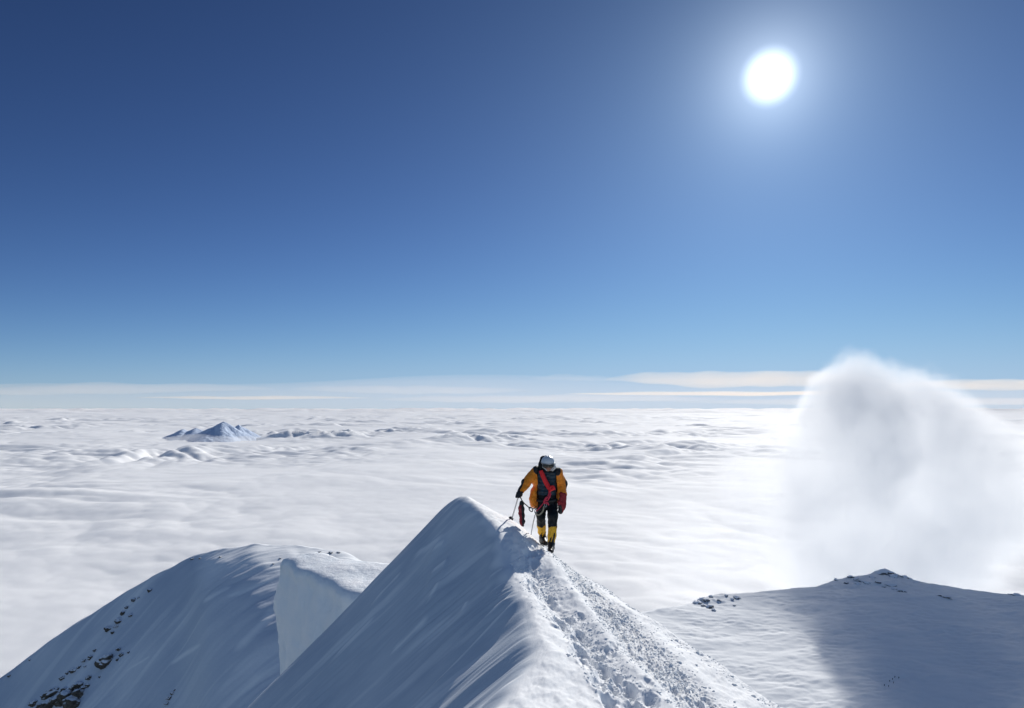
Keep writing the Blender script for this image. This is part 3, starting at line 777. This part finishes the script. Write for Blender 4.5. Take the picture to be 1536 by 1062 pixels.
def body_fn(x, y, z):
    D = ell(x, y, z, HEAD, (.076, .098, .108))
    D = smin(D, ell(x, y, z, P(513, 200, -.255), (.055, .06, .055)), .03)            # jaw
    D = smin(D, cap(x, y, z, P(513, 182, -.305), P(513, 199, -.325), .011, .016), .015)   # nose
    for s in (-1, 1):
        D = smin(D, ell(x, y, z, HEAD+np.array([s*.078, .012, -.01]), (.012, .022, .032)), .008)   # ears
    D = np.maximum(D, -ell(x, y, z, P(513, 210, -.318), (.026, .012, .005)))         # mouth
    D = smin(D, cap(x, y, z, HEAD+np.array([0, .04, -.05]), nb, .058, .062), .03)
    D = smin(D, chain(x, y, z, [(nb, .08), (P(500, 320, .02), .125), (P(500, 440, .04), .115), (P(500, 520, .04), .12)]), .06)
    for a, b, c in ((SHL, ELL, WRL), (SHR, ELR, WRR)):
        D = smin(D, chain(x, y, z, [(nb+np.array([0, .02, -.02]), .05), (a, .058), (b, .042), (c, .028)]), .03)
    D = np.minimum(D, hand(x, y, z, WRL, HNL_TIP, (1, -.3, 0), fl=.3)); D = np.minimum(D, hand(x, y, z, WRR, HNR_TIP, (-1, -.3, 0)))
    for h_, k_, a_, t_ in ((HIPL, KNL, ANL, P(486, 908, .22)), (HIPR, KNR, ANR, P(536, 975, -.28))):
        D = smin(D, chain(x, y, z, [(h_, .082), (k_, .055), (a_, .038), (t_, .03)]), .03)
    return D
person = part('person', body_fn, ((-.65, -.5, -.15), (.42, .6, 1.75)), .0105, C_SKIN, None)
person.location = (BX, BY, BZ)
tag(person, 'climber in an orange jacket, yellow gaiters and grey helmet walking along the ridge path', 'person')

# trousers and bib
def bib_fn(x, y, z):
    D = chain(x, y, z, [(P(470, 300, -.005), .115), (P(470, 420, .0), .112), (P(478, 520, .03), .115)])
    D = smin(D, chain(x, y, z, [(P(535, 300, -.005), .115), (P(535, 420, .0), .112), (P(530, 520, .02), .115)]), .05)
    for h_, k_, e_, r0, r1, r2 in ((HIPL, KNL, P(450, 728, .22), .092, .083, .074), (HIPR, KNR, P(556, 745, -.1), .094, .088, .076)):
        D = smin(D, chain(x, y, z, [(h_, r0), (k_, r1), (e_, r2)]), .02)
    D = smin(D, cap(x, y, z, P(445, 250, -.02), P(565, 255, -.02), .088), .03)
    D = smin(D, cap(x, y, z, P(508, 260, -.03), P(508, 222, -.09), .085), .03)
    D = np.maximum(D, z-P(500, 205, -.05)[2])
    return D
bib = part('trousers', bib_fn, ((-.4, -.4, .3), (.35, .5, 1.6)), .0095, C_NAVY, person, .010, 15, 3)
bib['label'] = 'dark navy bib trousers'

C_VEST = plain('teal_down_cloth', (.008, .030, .048), .40, .006, 20, .6, spec=.4)
ves = part('vest', lambda x, y, z: np.maximum(bib_fn(x, y, z)+.010*fbm3(x*15, y*15, z*12, 3, 3)+.006*np.sin(z*95)-.008, np.maximum(P(500, 455, -.1)[2]-z, np.maximum(np.abs(x-P(498, 300, 0)[0])-.155, y-.0))), ((-.3, -.3, .9), (.2, .1, 1.6)), .0085, C_VEST, person)
ves['label'] = 'dark teal down vest showing in the open jacket'
# jacket, open down the front
def jk_fn(x, y, z):
    D = smin(cap(x, y, z, SHL, SHR, .09), cap(x, y, z, P(412, 310, .03), P(592, 310, .03), .118), .06)
    D = smin(D, cap(x, y, z, P(402, 430, .05), P(592, 420, .05), .108), .06)
    D = smin(D, cap(x, y, z, P(392, 520, .06), P(596, 480, .06), .100), .06)
    D = smin(D, chain(x, y, z, [(P(376, 430, -.02), .05), (P(366, 490, -.03), .062), (P(376, 538, -.02), .055)]), .04)
    D = smin(D, chain(x, y, z, [(P(612, 420, -.02), .045), (P(622, 480, -.02), .045)]), .04)
    D = smin(D, chain(x, y, z, [(SHL+np.array([-.005, 0, -.01]), .092), (ELL, .076), (WRL, .052)]), .025)
    D = smin(D, chain(x, y, z, [(SHR+np.array([.005, 0, -.01]), .088), (ELR, .074), (WRR, .060)]), .025)
    zy = (P(500, 180, 0)[2]-z)/.001875+180
    xl = np.interp(zy, [180, 240, 350, 480, 570], [425, 412, 414, 405, 402]); xr = np.interp(zy, [180, 240, 350, 520], [575, 586, 594, 612])
    X0 = P(0, 300, 0)[0]; xl = X0+xl*.001875; xr = X0+xr*.001875
    slab = np.maximum(np.maximum(xl-x, x-xr), y+.005)
    D = np.maximum(D, -slab)
    inner = np.maximum(cap(x, y, z, P(450, 480, .05), P(550, 480, .05), .085), z-P(500, 470, 0)[2])
    D = np.maximum(D, -inner)
    return D
JBOX = ((-.75, -.42, .68), (.45, .4, 1.68))
jk_folded = lambda x, y, z: jk_fn(x, y, z)+.013*fbm3(x*13, y*13, z*11, 3, 7)
jacket = part('jacket', jk_folded, JBOX, .0095, C_ORANGE, person); jacket['label'] = 'bright orange open jacket with black shoulder and sleeve panels'
def panel(region):
    return lambda x, y, z: np.maximum(jk_folded(x, y, z)-.005, region(x, y, z))
def reg_shoulder(x, y, z):
    return ell(x, y, z, P(412, 205, -.02), (.075, .25, .105))
def reg_shoulder2(x, y, z):
    return ell(x, y, z, P(600, 222, -.02), (.060, .25, .095))
def reg_sleeve(x, y, z):
    a, b = P(262, 318, -.10), P(214, 425, -.18)
    return cap(x, y, z, a, b, .058, .062)
def reg_cuff(x, y, z):
    return cap(x, y, z, P(678, 330, .0), P(684, 400, .0), .035)
def reg_placket(x, y, z):
    return np.minimum(cap(x, y, z, P(410, 250, -.14), P(402, 565, -.14), .016), cap(x, y, z, P(592, 260, -.14), P(612, 515, -.14), .020))
for nm, rg, bx_ in (('shoulder_panel', reg_shoulder, ((-.36, -.35, 1.2), (-.08, .35, 1.7))), ('shoulder_panel', reg_shoulder2, ((.02, -.35, 1.2), (.28, .35, 1.68))), ('sleeve_panel', reg_sleeve, ((-.72, -.3, .9), (-.38, .1, 1.4))), ('sleeve_panel', reg_cuff, ((.18, -.2, .95), (.42, .2, 1.4)))):
    part(nm, panel(rg), bx_, .0095, C_BLACK, jacket)
for q0, q1 in ((P(411, 250, -.12), P(404, 480, -.12)), (P(590, 260, -.12), P(606, 440, -.12))):
    part('zip_placket', lambda x, y, z, q0=q0, q1=q1: np.maximum(jk_folded(x, y, z)-.006, cap(x, y, z, q0, q1, .018)), JBOX, .0095, C_BLACK, jacket)
def collar_fn(x, y, z):
    D = None
    for k in range(14):
        a = 2*math.pi*k/14; b = 2*math.pi*(k+1)/14
        pa = P(508, 205, -.07)+np.array([.118*math.cos(a), .09*math.sin(a), .03*math.sin(a)]); pb = P(508, 205, -.07)+np.array([.118*math.cos(b), .09*math.sin(b), .03*math.sin(b)])
        d = cap(x, y, z, pa, pb, .034); D = d if D is None else smin(D, d, .01)
    return D
part('collar', collar_fn, ((-.3, -.3, 1.3), (.3, .2, 1.65)), .0095, C_NAVY, jacket, .012, 20, 9)
def hood_fn(x, y, z):
    D = ell(x, y, z, P(488, 172, -.06), (.125, .12, .165)); return np.maximum(D, -(y+.135))
hood = part('hood', hood_fn, ((-.35, -.3, 1.25), (.3, .2, 1.8)), .009, C_NAVY, person, .014, 16, 12); hood['label'] = 'dark blue-black hood thrown back behind the helmet'

# helmet, goggles
def helm_fn(x, y, z):
    c = P(512, 146, -.205); D = ell(x, y, z, c, (.116, .140, .118))
    cut = (c[2]+.002+.16*(y-c[1]))-z
    D = np.maximum(D, cut)
    for s in (-.045, 0, .045):
        D = np.maximum(D, -cap(x, y, z, c+np.array([s, -.09, .094]), c+np.array([s*1.1, .05, .116]), .008))
    return D
helm = part('helmet', helm_fn, ((-.3, -.45, 1.45), (.2, .05, 1.8)), .007, C_HELM, person); helm['label'] = 'silver-grey climbing helmet'
part('brim', lambda x, y, z: np.maximum(np.abs(ell(x, y, z, P(512, 146, -.205), (.119, .143, .121)))-.004, np.abs(z-(P(512, 146, -.205)[2]-.002+.16*(y-P(512, 146, -.205)[1])))-.010), ((-.3, -.45, 1.45), (.2, .05, 1.7)), .006, C_STEEL, helm)
part('chin_strap', lambda x, y, z: np.minimum(chain(x, y, z, [(P(570, 160, -.24), .010), (P(566, 190, -.27), .010), (P(538, 222, -.30), .009)]), chain(x, y, z, [(P(462, 160, -.24), .009), (P(466, 190, -.27), .009), (P(500, 222, -.30), .009)])), ((-.3, -.45, 1.3), (.2, .05, 1.7)), .006, C_PALE, helm)
part('hair', lambda x, y, z: chain(x, y, z, [(P(572, 165, -.19), .022), (P(570, 195, -.20), .024), (P(556, 222, -.20), .016)]), ((-.1, -.45, 1.3), (.25, .05, 1.7)), .006, C_PALE, person, .01, 50, 4)
def gog(x, y, z, g=0):
    D = smin(cap(x, y, z, P(480, 178, -.290), P(512, 180, -.320), .036+g), cap(x, y, z, P(548, 178, -.290), P(512, 180, -.320), .036+g), .01)
    return D
gg = part('goggles', lambda x, y, z: np.maximum(gog(x, y, z), -(gog(x, y+.03, z, -.007))), ((-.3, -.45, 1.35), (.2, -.1, 1.65)), .006, C_BOOT, person); gg['label'] = 'black goggles with an amber-brown lens'
part('lens', lambda x, y, z: np.maximum(gog(x, y, z, -.004), y+.29+BY*0), ((-.3, -.45, 1.35), (.2, -.1, 1.65)), .006, C_LENS, gg)
part('strap', lambda x, y, z: np.maximum(np.abs(ell(x, y, z, HEAD+np.array([0, .005, 0]), (.086, .108, .118)))-.004, np.maximum(np.abs(z-P(512, 172, -.22)[2])-.016, -(y+.285))), ((-.3, -.45, 1.35), (.2, 0, 1.65)), .006, C_BLACK, gg)

# gaiters, boots, crampons
def gaiter(top, mid, bot, r):
    return lambda x, y, z: np.minimum(chain(x, y, z, [(top, r[0]), (mid, r[1]), (bot, r[2])]), 1e9)
GT = [(P(450, 735, .22), P(456, 795, .33), P(464, 842, .40), (.079, .070, .060)), (P(556, 752, -.1), P(549, 830, -.10), P(543, 900, -.09), (.080, .074, .062))]
for t_, m_, b_, r_ in GT:
    bx = bounds([t_, m_, b_], .12)
    f = gaiter(t_, m_, b_, r_)
    ff = lambda x, y, z, f=f: f(x, y, z)+.008*fbm3(x*22, y*22, z*16, 2, 15)
    g = part('gaiter', ff, bx, .0085, C_YELLOW, person); g['label'] = 'yellow gaiter with black straps'
    c0 = (t_+b_)/2
    part('strap', lambda x, y, z, ff=ff, t_=t_: np.maximum(ff(x, y, z)-.004, np.abs(z-t_[2]-.03)-.014), bx, .0085, C_BLACK, g)
    part('side_panel', lambda x, y, z, ff=ff, m_=m_, b_=b_: np.maximum(ff(x, y, z)-.004, np.minimum(cap(x, y, z, m_+np.array([.045, -.07, .05]), b_+np.array([.02, -.07, -.02]), .013, .034), cap(x, y, z, m_+np.array([-.01, -.08, -.01]), b_+np.array([-.045, -.07, 0]), .008, .034))), bx, .0085, C_BLACK, g)
BT = [(P(464, 850, .40), P(458, 885, .44), P(488, 905, .19)), (P(542, 908, -.09), P(546, 948, -.04), P(535, 985, -.33))]
for an, he, to in BT:
    bx = bounds([an, he, to], .13)
    mid = (he+to)/2+np.array([0, 0, .035])
    fb = lambda x, y, z, an=an, he=he, to=to, mid=mid: smin(smin(cap(x, y, z, an, he, .062, .050), cap(x, y, z, he, to, .050, .046), .03), cap(x, y, z, an, (mid+to)/2, .058, .046), .04)
    bt = part('boot', fb, bx, .0085, C_BOOT, person)
    # crampon: a frame under the sole and down-pointing spikes
    fw = (to-he)/np.linalg.norm(to-he); sd = np.cross(fw, [0, 0, 1.0]); sd /= np.linalg.norm(sd); up = np.cross(sd, fw)
    def cr(x, y, z, he=he, to=to, fw=fw, sd=sd, up=up):
        D = None
        for s in (-.034, .034):
            a = he+sd*s-up*.05; b = to+sd*s-up*.046
            d = cap(x, y, z, a, b, .007); D = d if D is None else np.minimum(D, d)
            for t in (.0, .3, .62, .9):
                q = a+(b-a)*t; D = np.minimum(D, cap(x, y, z, q, q-up*.034, .007, .003))
            D = np.minimum(D, cap(x, y, z, b, b+fw*.06-up*.02, .008, .003))
        return D
    c_ = part('crampon', cr, bx, .006, C_DKSTEEL, bt)

# gloves and mittens
def glove_fn(x, y, z):
    c = P(246, 446, -.17)
    D = smin(cap(x, y, z, WRL, c, .047, .050), ell(x, y, z, c, (.050, .052, .045)), .02)
    for k in range(4):       # fingers wrapped round the pole grip, one below the other
        o_ = np.array([-.006*k, -.006*k, .026-.021*k]); r = (.0155, .0165, .016, .0145)[k]
        p0 = c+o_+np.array([-.042, .0, 0]); p1 = c+o_+np.array([-.040, -.048, -.004]); p2 = c+o_+np.array([.006, -.060, -.006]); p3 = c+o_+np.array([.026, -.036, -.006])
        D = smin(D, chain(x, y, z, [(p0, r), (p1, r), (p2, r*.95), (p3, r*.85)], .006), .006)
    t0 = c+np.array([.036, .0, .03])
    return smin(D, chain(x, y, z, [(t0, .018), (t0+np.array([.006, -.036, .006]), .017), (t0+np.array([-.016, -.062, .002]), .015)], .008), .008)
part('glove', glove_fn, ((-.72, -.35, .82), (-.38, .0, 1.16)), .006, C_BLACK, person)
def mitt_fn(x, y, z):
    D = chain(x, y, z, [(WRR+np.array([0, 0, .01]), .066), (P(655, 490, -.06), .060), (P(645, 560, -.07), .064), (P(634, 605, -.07), .045)])
    return smin(D, chain(x, y, z, [(P(640, 480, -.1), .03), (P(618, 520, -.12), .028), (P(614, 552, -.12), .022)]), .02)
mt = part('mitten', mitt_fn, ((.05, -.3, .55), (.42, .15, 1.15)), .0085, C_MITT, person, .008, 18, 21)
mt['label'] = 'dark red mitten with a black palm'
part('palm', lambda x, y, z: np.maximum(mitt_fn(x, y, z)+.008*fbm3(x*18, y*18, z*18*.8, 3, 21)-.004, cap(x, y, z, P(618, 570, -.12), P(622, 625, -.1), .05)), ((.05, -.3, .55), (.42, .15, 1.15)), .0085, C_BLACK, mt)

# sling, harness, hardware worn on the body
def tube(name, pts, r, mat, parent=None, n=8, sub=6):
    pts = [np.array(p, float) for p in pts]; Q = []
    for i in range(len(pts)-1):
        p0, p1, p2, p3 = pts[max(i-1, 0)], pts[i], pts[i+1], pts[min(i+2, len(pts)-1)]
        for t in np.linspace(0, 1, sub, endpoint=(i == len(pts)-2)):
            Q.append(.5*((2*p1)+(p2-p0)*t+(2*p0-5*p1+4*p2-p3)*t*t+(3*p1-p0-3*p2+p3)*t**3))
    V = []; Q = np.array(Q); rr = r if not np.isscalar(r) else (r, r)
    for i, q in enumerate(Q):
        d = Q[min(i+1, len(Q)-1)]-Q[max(i-1, 0)]; d = d/(np.linalg.norm(d)+1e-9)
        a = np.cross(d, [0, 1, 0]); a = a/(np.linalg.norm(a)+1e-9); b = np.cross(d, a)
        for k in range(n):
            t = 2*math.pi*k/n; V.append(q+a*rr[0]*math.cos(t)+b*rr[1]*math.sin(t))
    m = len(Q)
    Fs = [(i*n+k, i*n+(k+1) % n, (i+1)*n+(k+1) % n, (i+1)*n+k) for i in range(m-1) for k in range(n)]
    Fs += [tuple(range(n-1, -1, -1)), tuple(range((m-1)*n, m*n))]
    return make_mesh(name, V, Fs, mat, parent)
def fr(zx, zy, d=0):      # on the front of the chest
    return P(zx, zy, -.155+d)
sl_ = tube('sling', [fr(446, 222), fr(466, 275), fr(488, 325), fr(512, 368), fr(535, 396, -.01), fr(560, 388, -.01), fr(576, 382, -.005)], (.040, .016), C_RED, person); sl_['label'] = 'bright red sling across the chest'
tube('knot', [fr(520, 420, -.02), fr(555, 398, -.03), fr(560, 372, -.02), fr(530, 380, -.035), fr(540, 410, -.03)], .017, C_RED, sl_)
for pts in ([fr(525, 412), fr(518, 450, -.02), fr(500, 490, -.01), fr(470, 520)], [fr(535, 410), fr(530, 460, -.02), fr(512, 500, -.02), fr(490, 505)],
            [fr(500, 470), fr(478, 500, -.02), fr(480, 530, -.015), fr(505, 520, -.02), fr(520, 548, -.01)], [fr(540, 440), fr(525, 480, -.02), fr(498, 475, -.03), fr(485, 515, -.01), fr(505, 540, -.01)]):
    tube('cord_loop', pts, .0105, C_PINK, sl_)
tube('cord', [fr(480, 515), fr(445, 560, -.01), fr(415, 592, -.005), fr(400, 606)], .009, C_PINK, sl_)
hb = tube('harness', [P(398, 500, .02), P(420, 505, -.09), P(470, 512, -.125), P(530, 512, -.125), P(590, 500, -.09), P(612, 492, .02)], (.022, .008), C_BLACK, person)
tube('leg_loop', [P(398, 585, .05), P(420, 590, -.05), P(460, 585, -.07), P(492, 560, -.03)], (.018, .008), C_BLACK, hb)
tube('leg_loop', [P(508, 560, -.05), P(545, 590, -.11), P(590, 585, -.09), P(606, 565, .0)], (.018, .008), C_BLACK, hb)
def ring(name, c, rx, rz, mat, parent, r=.007, tilt=0):
    pts = [c+np.array([rx*math.cos(a)*math.cos(tilt)-rz*math.sin(a)*math.sin(tilt), 0, rx*math.cos(a)*math.sin(tilt)+rz*math.sin(a)*math.cos(tilt)]) for a in np.linspace(0, 2*math.pi, 13)]
    return tube(name, pts, r, mat, parent, 6, 3)
ring('carabiner', P(352, 588, -.13), .026, .042, C_DKSTEEL, hb, .009, .6)
ring('carabiner', P(398, 602, -.14), .018, .036, C_STEEL, hb, .007, -.3)
ring('carabiner', P(488, 545, -.16), .018, .036, C_STEEL, hb, .007, .2)
tube('gear_loop', [P(396, 628, -.14), P(425, 640, -.15), P(455, 618, -.15), P(470, 585, -.15), P(474, 556, -.14)], (.013, .008), C_TAPE, hb)
ls = tube('leash', [P(250, 462, -.19), P(262, 492, -.2), P(285, 525, -.2), P(318, 556, -.17), P(346, 580, -.14)], .009, C_BLACK, person)
tube('leash_tail', [P(360, 580, -.13), P(385, 580, -.12), P(400, 560, -.1)], .008, C_BLACK, ls)

# ---- things the climber carries: pole, spare mitten, rope
base = np.array([BX, BY, BZ])
gx_, gy_, gz_ = hit(ridge_z, 740+172*.16, 670+684*.16, 8, 13.5)
tip = np.array([(740+172*.16-CX)/F*gy_, gy_, 0.0]); tip[2] = (HY-(670+684*.16))/F*gy_
pole = bpy.data.objects.new('walking_pole', None); COL.objects.link(pole); pole.location = tuple(tip)
tag(pole, 'grey walking pole held in the black glove and planted in the snow beside the climber', 'pole')
gtop = base+P(247, 425, -.2)-tip; d_ = gtop/np.linalg.norm(gtop)
tube('shaft', [(0, 0, 0), tuple(gtop*.5), tuple(gtop-d_*.13)], .0125, C_STEEL, pole)
tube('grip', [tuple(gtop-d_*.15), tuple(gtop-d_*.05), tuple(gtop+d_*.02)], .017, C_BLACK, pole)
tube('tip', [tuple(d_*.01), tuple(-d_*.06)], .006, C_DKSTEEL, pole)
bk = tube('basket', [tuple(d_*.03), tuple(d_*.045)], .048, C_BLACK, pole, 14); bk.location = (-.02, 0, 0)

def spare_fn(x, y, z):
    return chain(x, y, z, [(P(266, 525, -.2), .032), (P(264, 570, -.2), .044), (P(264, 640, -.2), .046), (P(270, 705, -.2), .048), (P(272, 728, -.2), .035)], .03)
SB = ((-.66, -.35, .3), (-.34, -.05, 1.0))
spare = part('mitten', spare_fn, SB, .0085, C_MITT, None, .012, 20, 33); spare.location = tuple(base)
tag(spare, 'dark red spare mitten with a black stripe hanging from the cord below the black glove', 'mitten')
part('cuff', lambda x, y, z: np.maximum(spare_fn(x, y, z)-.006, P(266, 545, -.2)[2]-z), SB, .0085, C_BLACK, spare)
part('stripe', lambda x, y, z: np.maximum(spare_fn(x, y, z)+.012*fbm3(x*20, y*20, z*16, 3, 33)-.004, cap(x, y, z, P(285, 560, -.25), P(292, 740, -.25), .042)), SB, .0085, C_BLACK, spare)
tube('cord', [P(250, 464, -.19), P(262, 490, -.2), P(267, 505, -.2), P(266, 522, -.2)], .008, C_BLACK, spare)
rx_, ry_, rz_ = hit(ridge_z, 740+345*.16, 670+792*.16, 8, 13.5)
r0 = base+P(398, 612, -.14); r1 = np.array([rx_, ry_, rz_-.02])
rope = tube('rope', [r0, r0*.6+r1*.4+np.array([-.01, 0, -.005]), r1], .009, C_GREYROPE)
tag(rope, 'thin grey rope running from the climber\'s harness down to the snow', 'rope')

# ---- the party far below on the plateau
def mini_fn(x, y, z):
    D = chain(x, y, z, [(np.array([0, 0, .95]), .17), (np.array([0, 0, 1.4]), .2)])
    D = smin(D, ell(x, y, z, np.array([0, 0, 1.68]), (.12, .13, .15)), .05)
    for s in (-1, 1):
        D = smin(D, chain(x, y, z, [(np.array([s*.1, 0, .9]), .12), (np.array([s*.13, s*.1, .45]), .09), (np.array([s*.14, s*.16, .05]), .08)]), .05)
        D = smin(D, chain(x, y, z, [(np.array([s*.22, 0, 1.42]), .08), (np.array([s*.32, s*.06, 1.12]), .065), (np.array([s*.3, -.12, .9]), .055)]), .05)
    return smin(D, ell(x, y, z, np.array([0, .24, 1.25]), (.2, .17, .3)), .05)
V, Fc = polygonise(mini_fn, (-.6, -.4, -.1), (.6, .6, 2.0), .06)
mini = make_mesh('person', V, Fc, plain('dark_clothing', (.015, .015, .02), .7, 0, 5, .3)); COL.objects.unlink(mini)
for k, (mx, my) in enumerate([(1342.2, 1017), (1348.2, 1018), (1338.8, 1020), (1334.5, 1023), (1340, 1025.3), (1326.5, 1029.3), (1333, 1030.8)]):
    x, y, z = hit(plateau_z, mx, my, 400, 990)
    o = mini.copy(); COL.objects.link(o); o.location = (x, y, z); o.rotation_euler = (0, 0, random.uniform(0, 6.28))
    tag(o, 'tiny dark figure on the far plateau at the edge of the cloud shadow', 'person', 'climbers on the plateau')
